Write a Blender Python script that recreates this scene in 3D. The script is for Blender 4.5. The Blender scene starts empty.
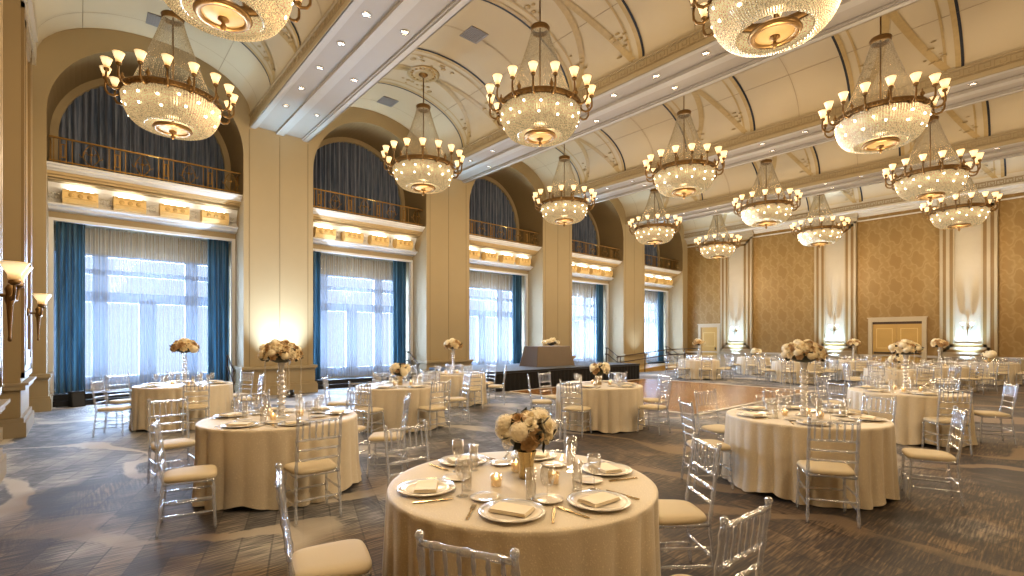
import bpy, math, random
from mathutils import Vector, Matrix
PI = math.pi
S, C_, R = math.sin, math.cos, math.radians
rnd = random.Random(7)
scn = bpy.context.scene
col = scn.collection

# ------------------------------------------------------------------ mesh helpers
class MB:
    def __init__(s): s.v = []; s.f = []; s.sm = []
    def add(s, vs, fs, smooth=False):
        o = len(s.v); s.v += [tuple(p) for p in vs]
        s.f += [tuple(i + o for i in f) for f in fs]; s.sm += [smooth] * len(fs)
        return s
    def box(s, x0, x1, y0, y1, z0, z1):
        v = [(x0,y0,z0),(x1,y0,z0),(x1,y1,z0),(x0,y1,z0),(x0,y0,z1),(x1,y0,z1),(x1,y1,z1),(x0,y1,z1)]
        return s.add(v, [(3,2,1,0),(4,5,6,7),(0,1,5,4),(1,2,6,5),(2,3,7,6),(3,0,4,7)])
    def cbox(s, c, d, rz=0.0):
        m = Matrix.Translation(c) @ Matrix.Rotation(rz, 4, 'Z')
        x, y, z = d[0]/2, d[1]/2, d[2]/2
        v = [m @ Vector(p) for p in [(-x,-y,-z),(x,-y,-z),(x,y,-z),(-x,y,-z),(-x,-y,z),(x,-y,z),(x,y,z),(-x,y,z)]]
        return s.add(v, [(3,2,1,0),(4,5,6,7),(0,1,5,4),(1,2,6,5),(2,3,7,6),(3,0,4,7)])
    def lathe(s, prof, seg=24, c=(0,0,0), cap0=True, cap1=True, a0=0.0):
        vs = []; fs = []; n = len(prof)
        for r, z in prof:
            for k in range(seg):
                a = a0 + 2*PI*k/seg
                vs.append((c[0]+r*C_(a), c[1]+r*S(a), c[2]+z))
        for i in range(n-1):
            for k in range(seg):
                k2 = (k+1) % seg
                fs.append((i*seg+k, i*seg+k2, (i+1)*seg+k2, (i+1)*seg+k))
        s.add(vs, fs, True)
        o = len(s.v) - len(vs)
        if cap0 and prof[0][0] > 1e-5: s.f.append(tuple(o+k for k in reversed(range(seg)))); s.sm.append(False)
        if cap1 and prof[-1][0] > 1e-5: s.f.append(tuple(o+(n-1)*seg+k for k in range(seg))); s.sm.append(False)
        return s
    def tube(s, pts, rad, seg=8, caps=True):
        pts = [Vector(p) for p in pts]; n = len(pts)
        rs = rad if isinstance(rad, (list, tuple)) else [rad]*n
        vs = []; fs = []; ref = None
        for i, p in enumerate(pts):
            t = (pts[min(i+1, n-1)] - pts[max(i-1, 0)])
            if t.length < 1e-9: t = Vector((0,0,1))
            t.normalize()
            if ref is None: ref = Vector((1,0,0)) if abs(t.x) < .8 else Vector((0,1,0))
            a = (ref - t*ref.dot(t)); a.normalize(); ref = a
            b = t.cross(a)
            for k in range(seg):
                q = 2*PI*k/seg
                vs.append(p + (a*C_(q) + b*S(q))*rs[i])
        for i in range(n-1):
            for k in range(seg):
                k2 = (k+1) % seg
                fs.append((i*seg+k, i*seg+k2, (i+1)*seg+k2, (i+1)*seg+k))
        s.add(vs, fs, True)
        o = len(s.v) - len(vs)
        if caps:
            s.f.append(tuple(o+k for k in reversed(range(seg)))); s.sm.append(False)
            s.f.append(tuple(o+(n-1)*seg+k for k in range(seg))); s.sm.append(False)
        return s
    def grid(s, fn, nu, nv, smooth=True):
        vs = [fn(i/nu, j/nv) for j in range(nv+1) for i in range(nu+1)]
        fs = [(j*(nu+1)+i, j*(nu+1)+i+1, (j+1)*(nu+1)+i+1, (j+1)*(nu+1)+i) for j in range(nv) for i in range(nu)]
        return s.add(vs, fs, smooth)
    def ball(s, c, r, seg=12, rings=8, sz=1.0):
        prof = [(max(1e-6, r*S(PI*i/rings)), -r*sz*C_(PI*i/rings)) for i in range(rings+1)]
        return s.lathe(prof, seg, c, False, False)
    def octa(s, c, r, h=None):
        h = h or r; x, y, z = c
        v = [(x+r,y,z),(x,y+r,z),(x-r,y,z),(x,y-r,z),(x,y,z+h),(x,y,z-h)]
        return s.add(v, [(0,1,4),(1,2,4),(2,3,4),(3,0,4),(1,0,5),(2,1,5),(3,2,5),(0,3,5)])
    def prism(s, pts, y0, y1, axis='Y', smooth=False):
        """closed polygon (a, z) extruded along Y (a = x) or X (a = y)"""
        n = len(pts)
        if axis == 'Y': vs = [(a, y0, z) for a, z in pts] + [(a, y1, z) for a, z in pts]
        else: vs = [(y0, a, z) for a, z in pts] + [(y1, a, z) for a, z in pts]
        fs = [(i, (i+1) % n, n+(i+1) % n, n+i) for i in range(n)]
        s.add(vs, fs, smooth)
        o = len(s.v) - 2*n
        s.f.append(tuple(o+i for i in reversed(range(n)))); s.f.append(tuple(o+n+i for i in range(n))); s.sm += [False, False]
        return s
    def mesh(s, name):
        me = bpy.data.meshes.new(name); me.from_pydata(s.v, [], s.f)
        me.polygons.foreach_set('use_smooth', s.sm); me.update(); return me

def recalc(me):
    import bmesh
    b = bmesh.new(); b.from_mesh(me); bmesh.ops.recalc_face_normals(b, faces=b.faces); b.to_mesh(me); b.free()

def obj(name, mb, mat, parent=None, fix=False):
    me = mb if isinstance(mb, bpy.types.Mesh) else mb.mesh(name)
    if fix: recalc(me)
    if mat is not None and len(me.materials) == 0: me.materials.append(mat)
    o = bpy.data.objects.new(name, me); col.objects.link(o)
    if parent is not None: o.parent = parent
    return o
def tag(o, label=None, cat=None, group=None, kind=None):
    if label: o['label'] = label
    if cat: o['category'] = cat
    if group: o['group'] = group
    if kind: o['kind'] = kind
    return o
def thing(name, label, cat, loc=(0,0,0), rz=0.0, group=None):
    o = bpy.data.objects.new(name, None); col.objects.link(o)
    o.location = loc; o.rotation_euler = (0,0,rz); o.empty_display_size = .1
    return tag(o, label, cat, group)
def struct(name, mb, mat, parent=None, fix=False):
    o = obj(name, mb, mat, parent, fix)
    if parent is None: o['kind'] = 'structure'
    return o
KIDS = {}
def kids(o):
    return list(o.children)
def dup(root, loc, rz=0.0, label=None, group=None, scale=None):
    def rec(o, parent):
        c = o.copy(); col.objects.link(c)
        if parent is not None: c.parent = parent
        for ch in protokids[o.name]: rec(ch, c)
        return c
    protokids = {}
    def collect(o):
        protokids[o.name] = kids(o)
        for ch in protokids[o.name]: collect(ch)
    collect(root)
    r = rec(root, None)
    r.location = loc; r.rotation_euler = (0,0,rz)
    if scale: r.scale = (scale,)*3
    if label: r['label'] = label
    if group: r['group'] = group
    return r
class Proto:
    """first place() moves the original, later ones copy it"""
    def __init__(s, root): s.root = root; s.used = False
    def place(s, loc, rz, label, group=None, rx=None):
        if not s.used:
            s.used = True; r = s.root; r.location = loc; r.rotation_euler = (0,0,rz)
            r['label'] = label
            if group: r['group'] = group
            return r
        return dup(s.root, loc, rz, label, group)

# ------------------------------------------------------------------ materials
def newmat(name):
    m = bpy.data.materials.new(name); m.use_nodes = True
    nt = m.node_tree; nt.nodes.clear()
    out = nt.nodes.new('ShaderNodeOutputMaterial')
    return m, nt, out
class G:
    """tiny node-graph helper"""
    def __init__(s, nt): s.nt = nt
    def n(s, t, **kw):
        nd = s.nt.nodes.new(t)
        for k, v in kw.items(): setattr(nd, k, v)
        return nd
    def put(s, sock, v):
        if isinstance(v, bpy.types.NodeSocket): s.nt.links.new(v, sock)
        elif isinstance(v, (tuple, list)) and len(v) == 3 and sock.type == 'RGBA': sock.default_value = (*v, 1)
        else: sock.default_value = v
    def math(s, op, a, b=0.0, c=0.0, clamp=False):
        nd = s.n('ShaderNodeMath', operation=op, use_clamp=clamp)
        s.put(nd.inputs[0], a); s.put(nd.inputs[1], b); s.put(nd.inputs[2], c)
        return nd.outputs[0]
    def mix(s, f, a, b, blend='MIX'):
        nd = s.n('ShaderNodeMix', data_type='RGBA', blend_type=blend)
        s.put(nd.inputs['Factor'], f)
        s.put(nd.inputs[6], a); s.put(nd.inputs[7], b)
        return nd.outputs[2]
    def coord(s, kind='Object'): return s.n('ShaderNodeTexCoord').outputs[kind]
    def xyz(s, v):
        nd = s.n('ShaderNodeSeparateXYZ'); s.put(nd.inputs[0], v); return nd.outputs
    def mapv(s, v, loc=(0,0,0), rot=(0,0,0), sc=(1,1,1)):
        nd = s.n('ShaderNodeMapping'); s.put(nd.inputs[0], v)
        nd.inputs[1].default_value = loc; nd.inputs[2].default_value = rot; nd.inputs[3].default_value = sc
        return nd.outputs[0]
    def noise(s, v, scale=5, detail=3, rough=.5, dist=0.0):
        nd = s.n('ShaderNodeTexNoise'); s.put(nd.inputs['Vector'], v)
        nd.inputs['Scale'].default_value = scale; nd.inputs['Detail'].default_value = detail
        nd.inputs['Roughness'].default_value = rough; nd.inputs['Distortion'].default_value = dist
        return nd.outputs[0]
    def ramp(s, f, stops, interp='LINEAR'):
        nd = s.n('ShaderNodeValToRGB'); s.put(nd.inputs[0], f); cr = nd.color_ramp; cr.interpolation = interp
        while len(cr.elements) < len(stops): cr.elements.new(.5)
        for e, (p, c) in zip(cr.elements, stops):
            e.position = p; e.color = (*c, 1) if len(c) == 3 else c
        return nd.outputs[0]
    def bump(s, h, st=.3, d=.02):
        nd = s.n('ShaderNodeBump'); s.put(nd.inputs['Height'], h)
        nd.inputs['Strength'].default_value = st; nd.inputs['Distance'].default_value = d
        return nd.outputs[0]
    def bsdf(s, color, rough=.5, metal=0.0, spec=.5, normal=None, sheen=0.0, **kw):
        b = s.n('ShaderNodeBsdfPrincipled')
        s.put(b.inputs['Base Color'], color); s.put(b.inputs['Roughness'], rough); s.put(b.inputs['Metallic'], metal)
        b.inputs['Specular IOR Level'].default_value = spec
        if sheen: b.inputs['Sheen Weight'].default_value = sheen
        if normal is not None: s.put(b.inputs['Normal'], normal)
        for k, v in kw.items(): s.put(b.inputs[k], v)
        return b.outputs[0]
def paint(name, c, rough=.6, metal=0.0, var=.06, scale=3.0, bump=0.0, spec=.4, sheen=0.0):
    m, nt, out = newmat(name); g = G(nt)
    v = g.coord(); nz = g.noise(v, scale, 4, .6)
    cc = g.mix(nz, tuple(x*(1-var) for x in c), tuple(min(1, x*(1+var)) for x in c))
    nrm = g.bump(g.noise(v, scale*25, 2), bump, .01) if bump else None
    nt.links.new(g.bsdf(cc, rough, metal, spec, nrm, sheen), out.inputs[0]); return m
def glow(name, c, st, base=None):
    m, nt, out = newmat(name); g = G(nt)
    e = g.n('ShaderNodeEmission'); g.put(e.inputs[0], c); g.put(e.inputs[1], st)
    nt.links.new(e.outputs[0], out.inputs[0]); return m
def clear(name, tint, body, fbody=.2, rough=.05, gloss=(1,1,1), ffac=.35, emis=0.0):
    """thin clear plastic / glass: transparent with a faint body colour and facing-dependent gloss"""
    m, nt, out = newmat(name); g = G(nt)
    t = g.n('ShaderNodeBsdfTransparent'); g.put(t.inputs[0], tint)
    d = g.n('ShaderNodeBsdfPrincipled'); g.put(d.inputs['Base Color'], body); d.inputs['Roughness'].default_value = .3
    if emis: g.put(d.inputs['Emission Color'], body); d.inputs['Emission Strength'].default_value = emis
    gl = g.n('ShaderNodeBsdfGlossy'); g.put(gl.inputs[0], gloss); gl.inputs['Roughness'].default_value = rough
    m1 = g.n('ShaderNodeMixShader'); m1.inputs[0].default_value = fbody
    nt.links.new(t.outputs[0], m1.inputs[1]); nt.links.new(d.outputs[0], m1.inputs[2])
    lw = g.n('ShaderNodeLayerWeight'); lw.inputs[0].default_value = ffac
    f = g.math('ADD', g.math('MULTIPLY', lw.outputs['Facing'], .75), .05, clamp=True)
    m2 = g.n('ShaderNodeMixShader'); nt.links.new(f, m2.inputs[0])
    nt.links.new(m1.outputs[0], m2.inputs[1]); nt.links.new(gl.outputs[0], m2.inputs[2])
    nt.links.new(m2.outputs[0], out.inputs[0]); return m

M = {}
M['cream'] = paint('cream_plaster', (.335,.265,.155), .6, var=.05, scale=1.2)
M['reveal'] = paint('shaded_tan_reveal', (.20,.14,.065), .6, var=.05, scale=1.2)  # darker than the cream walls, shade of the arch niches put into the colour
M['ceil'] = paint('ceiling_paint', (.43,.355,.235), .7, var=.03, scale=.8)
M['white'] = paint('white_trim', (.50,.46,.39), .45, var=.03)
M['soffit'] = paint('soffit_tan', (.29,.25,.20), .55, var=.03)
M['gilt'] = paint('gilt_trim', (.55,.39,.15), .45, metal=.25, var=.12, scale=8)
M['goldpanel'] = paint('gold_panel', (.78,.58,.27), .4, metal=.0, var=.15, scale=14, bump=.4)
M['gold'] = paint('railing_gold', (.29,.17,.05), .35, metal=.7, var=.15, scale=10)
M['bronze'] = paint('antique_bronze', (.23,.14,.055), .38, metal=.75, var=.25, scale=20)
M['darkbronze'] = paint('dark_bronze', (.06,.035,.02), .4, metal=.5)
M['black'] = paint('black_cloth', (.008,.007,.007), .8)
M['blackmetal'] = paint('black_metal', (.015,.015,.016), .4)
M['slot'] = paint('slot_dark', (.012,.014,.02), .6)
M['vent'] = paint('vent_grey', (.20,.18,.16), .5)
M['doorwood'] = paint('maple_door', (.40,.25,.07), .35, var=.12, scale=2)
M['darktop'] = paint('stage_carpet', (.09,.10,.115), .8)
M['taupe'] = paint('taupe_satin', (.13,.088,.052), .45, var=.08, scale=4, sheen=.3)
M['cushion'] = paint('ivory_cushion', (.62,.53,.37), .65, var=.04, scale=4, bump=.06)
M['napkin'] = paint('champagne_napkin', (.92,.84,.68), .6, var=.03, scale=9)
M['china'] = paint('white_china', (.85,.80,.72), .15, spec=.7)
M['silver'] = paint('silver', (.78,.74,.68), .16, metal=.85, var=.05)
M['flatware'] = paint('gold_flatware', (.62,.47,.25), .2, metal=.9)
M['rose'] = paint('ivory_rose', (.95,.87,.68), .55, var=.05, scale=14)
M['blush'] = paint('tan_rose', (.88,.75,.52), .55, var=.15, scale=14)
M['leaf'] = paint('dark_leaf', (.035,.034,.016), .5, var=.3, scale=12)
M['acrylic'] = clear('clear_acrylic', (.93,.95,.985), (.80,.87,1.0), .28, .10, (1,1,1), .48)
M['glass'] = clear('drinking_glass', (.98,.98,.975), (.90,.88,.84), .035, .03, (1,1,1), .28)
M['crystalstem'] = clear('crystal_column', (.93,.93,.92), (.86,.84,.80), .42, .05, (1,1,1), .4)
M['pane'] = clear('window_pane', (.97,.985,1), (.7,.8,.9), .01, .02, (.10,.10,.10), .12)
M['candle'] = glow('candle_flame', (1,.72,.36), 14)
M['votive'] = clear('votive_glass', (1,.90,.70), (1,.74,.40), .35, .05, (1,1,1), .3, .55)
M['bulb'] = glow('chandelier_bulb', (1,.86,.62), 22)
M['lamp'] = glow('downlight_lens', (1,.93,.82), 3)
M['puck'] = glow('cove_lens', (1,.93,.80), 42)

# frosted lit shade: bright towards the middle, softer at the lip
def shade_mat():
    m, nt, out = newmat('frosted_shade'); g = G(nt)
    z = g.xyz(g.coord())[2]
    f = g.math('MULTIPLY', z, 3.6, clamp=True)
    c = g.ramp(f, [(0,(.9,.42,.12)),(.30,(1,.78,.42)),(.55,(1,.82,.50)),(1,(.95,.62,.28))])
    st = g.ramp(f, [(0,(.10,)*3),(.30,(1.0,)*3),(.5,(.85,)*3),(.78,(.22,)*3),(1,(.13,)*3)])
    e = g.n('ShaderNodeEmission'); g.put(e.inputs[0], c); g.put(e.inputs[1], g.math('MULTIPLY', st, 2.3))
    d = g.bsdf((.9,.75,.5), .3)
    a = g.n('ShaderNodeAddShader'); nt.links.new(e.outputs[0], a.inputs[0]); nt.links.new(d, a.inputs[1])
    nt.links.new(a.outputs[0], out.inputs[0]); return m
M['shade'] = shade_mat()
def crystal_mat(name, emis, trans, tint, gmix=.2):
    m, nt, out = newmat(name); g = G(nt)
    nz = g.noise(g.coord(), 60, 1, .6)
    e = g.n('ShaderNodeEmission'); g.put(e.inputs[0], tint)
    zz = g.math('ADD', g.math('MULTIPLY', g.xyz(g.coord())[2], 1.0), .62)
    zr = g.ramp(zz, [(0,(.75,)*3),(.18,(.9,)*3),(.36,(1.25,)*3),(.52,(.85,)*3),(.62,(.7,)*3)])  # bulb glow painted into the bead emission, strongest at mid height
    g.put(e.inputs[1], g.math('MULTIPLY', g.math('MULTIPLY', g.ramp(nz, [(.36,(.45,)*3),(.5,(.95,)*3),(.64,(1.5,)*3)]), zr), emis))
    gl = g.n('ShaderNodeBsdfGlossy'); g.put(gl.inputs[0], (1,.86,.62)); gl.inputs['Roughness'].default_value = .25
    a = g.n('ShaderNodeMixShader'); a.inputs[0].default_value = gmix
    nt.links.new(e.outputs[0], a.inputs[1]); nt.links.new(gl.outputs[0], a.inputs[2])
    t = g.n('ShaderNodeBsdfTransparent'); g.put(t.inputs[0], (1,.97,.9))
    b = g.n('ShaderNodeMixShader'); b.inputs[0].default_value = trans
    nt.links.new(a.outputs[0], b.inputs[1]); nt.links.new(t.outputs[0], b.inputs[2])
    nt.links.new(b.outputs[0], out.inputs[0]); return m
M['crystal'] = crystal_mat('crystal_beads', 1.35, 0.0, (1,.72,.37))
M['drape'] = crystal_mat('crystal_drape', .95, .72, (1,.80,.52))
M['bowldisc'] = paint('amber_bowl_disc', (.30,.20,.08), .5, var=.1, scale=8)

def fabric(name, c1, c2, freq, rough=.7, sheen=.4, trans=0.0):
    m, nt, out = newmat(name); g = G(nt)
    v = g.coord()
    nz = g.noise(g.mapv(v, sc=(1,freq,.12)), 6, 4, .65)
    cc = g.mix(g.ramp(nz, [(.35,(0,0,0)),(.65,(1,1,1))]), c1, c2)
    fine = g.noise(v, 160, 1)
    b = g.bsdf(cc, rough, 0, .25, g.bump(fine, .12, .004), sheen)
    if trans:
        t = g.n('ShaderNodeBsdfTranslucent'); g.put(t.inputs[0], cc)
        mx = g.n('ShaderNodeMixShader'); mx.inputs[0].default_value = trans
        nt.links.new(b, mx.inputs[1]); nt.links.new(t.outputs[0], mx.inputs[2]); b = mx.outputs[0]
    nt.links.new(b, out.inputs[0]); return m
M['drapeblue'] = fabric('blue_drape', (.008,.034,.058), (.055,.150,.215), 3.0, .45, .5, .15)
M['archcurtain'] = fabric('slate_curtain', (.045,.072,.13), (.20,.22,.285), 3.0, .55, .3)
def sheer_mat():
    m, nt, out = newmat('sheer_voile'); g = G(nt)
    v = g.coord()
    nz = g.noise(g.mapv(v, sc=(1,12,.015)), 5, 2, .55)
    c = g.mix(nz, (.035,.045,.06), (.055,.065,.08))
    t = g.n('ShaderNodeBsdfTranslucent'); g.put(t.inputs[0], c)
    d = g.n('ShaderNodeBsdfDiffuse'); g.put(d.inputs[0], (.88,.86,.82))
    tr = g.n('ShaderNodeBsdfTransparent'); g.put(tr.inputs[0], (.9,.95,1))
    a = g.n('ShaderNodeMixShader'); a.inputs[0].default_value = .65
    nt.links.new(t.outputs[0], a.inputs[1]); nt.links.new(d.outputs[0], a.inputs[2])
    b = g.n('ShaderNodeMixShader'); g.put(b.inputs[0], g.ramp(nz, [(.35,(.57,)*3),(.65,(.70,)*3)]))
    nt.links.new(a.outputs[0], b.inputs[1]); nt.links.new(tr.outputs[0], b.inputs[2])
    nt.links.new(b.outputs[0], out.inputs[0]); return m
M['sheer'] = sheer_mat()
def cloth_mat():
    m, nt, out = newmat('champagne_cloth'); g = G(nt)
    v = g.coord()
    sp = g.noise(v, 120, 1, .5)
    spark = g.ramp(sp, [(.60,(0,0,0)),(.72,(1,1,1))])
    base = g.mix(g.noise(v, 2.5, 3), (.63,.55,.42), (.71,.63,.49))
    cc = g.mix(g.math('MULTIPLY', spark, .55), base, (.98,.90,.72))
    nt.links.new(g.bsdf(cc, .5, .0, .4, g.bump(sp, .25, .006), .35), out.inputs[0]); return m
M['cloth'] = cloth_mat()
def damask_mat():
    m, nt, out = newmat('damask_wallpaper'); g = G(nt)
    x, y, z = g.xyz(g.coord())
    u = g.math('MULTIPLY', x, 2*PI/.80); w = g.math('MULTIPLY', z, 2*PI/1.15)
    w2 = g.math('ADD', w, g.math('MULTIPLY', g.math('SINE', g.math('MULTIPLY', u, 2)), .35))
    p = g.math('ADD', g.math('COSINE', u), g.math('COSINE', w2))
    q = g.math('MULTIPLY', g.math('SINE', g.math('MULTIPLY', u, 2)), g.math('SINE', g.math('MULTIPLY', w, 3)))
    p = g.math('ADD', p, g.math('MULTIPLY', q, .45))
    nz = g.noise(g.coord(), 14, 5, .75)
    p = g.math('ADD', p, g.math('MULTIPLY', g.math('SUBTRACT', nz, .5), 1.3))
    f = g.ramp(g.math('MULTIPLY', g.math('ADD', p, 2.4), .21), [(.30,(0,0,0)),(.40,(1,1,1)),(.5,(.25,)*3),(.6,(.3,)*3),(.68,(1,1,1)),(.8,(.1,)*3)])
    cc = g.mix(f, (.225,.137,.043), (.28,.187,.073))
    nt.links.new(g.bsdf(cc, .5, .1, .35), out.inputs[0]); return m
M['damask'] = damask_mat()
def carpet_mat():
    m, nt, out = newmat('ballroom_carpet'); g = G(nt)
    v = g.coord()
    st = g.noise(g.mapv(v, sc=(62,3.6,0)), 1.0, 2, .6)
    st2 = g.noise(g.mapv(v, loc=(4,4,0), sc=(3.6,50,0)), 1.0, 2, .6)
    sel = g.ramp(g.noise(g.mapv(v, loc=(2,9,0)), .34, 2), [(.56,(0,0,0)),(.62,(1,1,1))])
    st = g.mix(sel, st, st2)
    big = g.noise(g.mapv(v, sc=(.8,1.1,0)), .6, 5, .62, .8)
    br = g.n('ShaderNodeTexBrick'); g.put(br.inputs['Vector'], g.mapv(v, rot=(0,0,.32)))
    br.inputs['Scale'].default_value = 1.0; br.inputs['Mortar Size'].default_value = .007
    br.inputs['Brick Width'].default_value = .46; br.inputs['Row Height'].default_value = .23
    br.inputs['Color1'].default_value = (.1,.1,.1,1); br.inputs['Color2'].default_value = (.9,.9,.9,1); br.inputs['Mortar'].default_value = (.0,.0,.0,1)
    tile = g.xyz(br.outputs['Color'])[0]
    t = g.math('ADD', g.math('ADD', g.math('MULTIPLY', g.math('SUBTRACT', st, .5), 1.15), g.math('MULTIPLY', g.math('SUBTRACT', big, .5), 1.0)), g.math('MULTIPLY', g.math('SUBTRACT', tile, .5), .24))
    t = g.math('ADD', t, .5)
    base = g.ramp(t, [(.20,(.006,.003,.001)),(.36,(.019,.010,.0035)),(.50,(.044,.025,.010)),(.62,(.095,.058,.026)),(.80,(.22,.15,.08))])
    daybias = g.math('MULTIPLY', g.math('ADD', g.xyz(v)[0], 5.0), -.035)  # slate share rises toward the windows: daylight tint put into the carpet colour
    pat = g.ramp(g.math('ADD', g.noise(g.mapv(v, loc=(9,2,0), sc=(.8,1.0,0)), .42, 3, .55), daybias), [(.47,(0,0,0)),(.60,(1,1,1))])
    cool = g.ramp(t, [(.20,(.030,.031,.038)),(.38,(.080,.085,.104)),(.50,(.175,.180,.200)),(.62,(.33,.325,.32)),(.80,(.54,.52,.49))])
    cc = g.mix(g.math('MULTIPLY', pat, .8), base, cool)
    # wandering pale bands, broken up at the edges
    wob = g.noise(g.mapv(v, rot=(0,0,-.5), sc=(5,16,0)), 1, 3)
    wn = g.noise(g.mapv(v, loc=(3.1,7.7,0)), .33, 2, .45, .6)
    px_, py_, pz_ = g.xyz(g.mapv(v, rot=(0,0,-.5)))
    nn = g.math('ADD', g.math('ADD', g.math('MULTIPLY', py_, .62), g.math('MULTIPLY', wn, 3.2)), g.math('MULTIPLY', wob, .10))
    b1 = g.math('ABSOLUTE', g.math('SUBTRACT', g.math('FRACT', nn), .5))
    wid = g.math('MULTIPLY', g.math('SUBTRACT', g.noise(g.mapv(v, loc=(1,5,0)), .5, 2), .34), .72)
    band = g.math('MULTIPLY', g.math('SUBTRACT', wid, b1), 30.0, clamp=True)
    brk = g.ramp(g.noise(g.mapv(v, loc=(6,1,0)), .45, 3), [(.40,(0,0,0)),(.48,(1,1,1))])
    cc = g.mix(g.math('MULTIPLY', g.math('MULTIPLY', band, brk), .9), cc, g.mix(pat, (.215,.145,.075), (.48,.44,.385)))
    h = g.noise(g.mapv(v, sc=(90,90,0)), 1, 2)
    nt.links.new(g.bsdf(cc, .62, 0, .4, g.bump(g.math('ADD', h, st), .25, .008), .1), out.inputs[0]); return m
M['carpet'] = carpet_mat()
def parquet_mat():
    m, nt, out = newmat('parquet'); g = G(nt)
    v = g.coord()
    ck = g.n('ShaderNodeTexChecker'); g.put(ck.inputs['Vector'], g.mapv(v, loc=(.1,.05,.4))); ck.inputs['Scale'].default_value = 3.0
    a = g.noise(g.mapv(v, sc=(2,24,1)), 1.5, 3); b = g.noise(g.mapv(v, sc=(24,2,1)), 1.5, 3)
    t = g.mix(ck.outputs['Fac'], a, b)
    cc = g.ramp(t, [(.25,(.24,.115,.04)),(.5,(.35,.18,.07)),(.75,(.43,.255,.11))])
    nt.links.new(g.bsdf(cc, .22, 0, .5), out.inputs[0]); return m
M['parquet'] = parquet_mat()

# ------------------------------------------------------------------ room dimensions
XW = -15.4            # face of the window wall
XB = -17.2            # back of the window niches
XR = 5.0              # right-hand end of the room
YN, YF = -1.0, 27.9   # near wall and far wall
PITCH = 5.97
CB = [1.445 + PITCH*k for k in range(5)]     # bay centres
HO = 2.02                                    # half opening
SPR, APEX = 6.81, 8.83
VS, VR, VH = 8.0, 1.27, 2.2                  # vault spring, rise, half span
CHZ = 6.56
CHX = [-12.27, -7.50, -2.76]
PANX = [-12.4, -7.57, -2.76]
ORD = ['first','second','third','fourth','fifth','sixth','seventh','eighth','ninth','tenth','eleventh','twelfth','thirteenth']

# floor, with the raised niche floors separate
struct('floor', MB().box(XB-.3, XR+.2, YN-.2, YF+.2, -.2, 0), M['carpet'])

# ---- window wall: piers and arches
w = MB(); wi = MB()
edges = [(YN-.2, CB[0]-HO)] + [(CB[k]+HO, CB[k+1]-HO) for k in range(4)] + [(CB[4]+HO, YF+.2)]
for a, b in edges: w.box(XB-.3, XW, a, b, 0, 9.8)
NA = 40
for c in CB:
    arc = [(c + HO*C_(PI*i/NA), SPR + HO*S(PI*i/NA)) for i in range(NA+1)]
    for i in range(NA):
        (y0,z0),(y1,z1) = arc[i], arc[i+1]
        w.add([(XW,y0,z0),(XW,y1,z1),(XW,y1,9.8),(XW,y0,9.8)], [(0,1,2,3)])
        wi.add([(XB,y0,z0),(XB,y1,z1),(XW,y1,z1),(XW,y0,z0)], [(0,1,2,3)], True)
    for s in (-1,1):
        ya, yb = sorted((c+s*HO, c+s*(HO-.006))); wi.box(XB, XW-.01, ya, yb, 5.75, SPR)
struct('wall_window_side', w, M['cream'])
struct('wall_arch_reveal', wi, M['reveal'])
# back of niches
w = MB()
for c in CB:
    w.box(XB-.3, XB, c-HO, c+HO, 3.9, 9.6)
    w.box(XB-.3, XB, c-HO, c+HO, 0, .3)
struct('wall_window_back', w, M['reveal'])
# inner lighter arch band in front of the arched curtain
t = MB()
for c in CB:
    for (xa, xb, r0, r1) in ((XB+.02, XB+.24, HO-.16, HO+.02),):
        pr = [(r0,xa),(r0,xb),(r1,xb)]
        for i in range(NA):
            a0, a1 = PI*i/NA, PI*(i+1)/NA
            for (ra,xa_),(rb,xb_) in zip(pr, pr[1:]):
                t.add([(xa_,c+ra*C_(a0),SPR+ra*S(a0)),(xa_,c+ra*C_(a1),SPR+ra*S(a1)),(xb_,c+rb*C_(a1),SPR+rb*S(a1)),(xb_,c+rb*C_(a0),SPR+rb*S(a0))],[(0,1,2,3)],True)
    for sgn in (-1,1):
        ya, yb = sorted((c+sgn*(HO-.16), c+sgn*(HO+.0)))
        t.box(XB+.02, XB+.24, ya, yb, 5.72, SPR)
struct('trim_1', t, M['cream'])
# pier base mouldings
t = MB()
def base_wrap(t, y0, y1, x=XW, depth=1.0):
    for z0, z1, p in ((0,.28,.17),(.28,.33,.13),(.33,.72,.07),(.72,.76,.11),(.76,.84,.16)):
        t.box(x-depth, x+p, y0-p*.5, y1+p*.5, z0, z1)
for a, b in edges: base_wrap(t, max(a,YN), min(b,YF))
struct('trim_2', t, M['gilt'] if False else M['cream'])
# pier face joints
t = MB()
for a, b in edges[1:5]:
    for q in (.08, .5, .92):
        y = a + (b-a)*q
        t.box(XW, XW+.006, y-.012, y+.012, .84, 7.6)
struct('trim_3', t, paint('pier_joint', (.25,.19,.105), .6))

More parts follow.
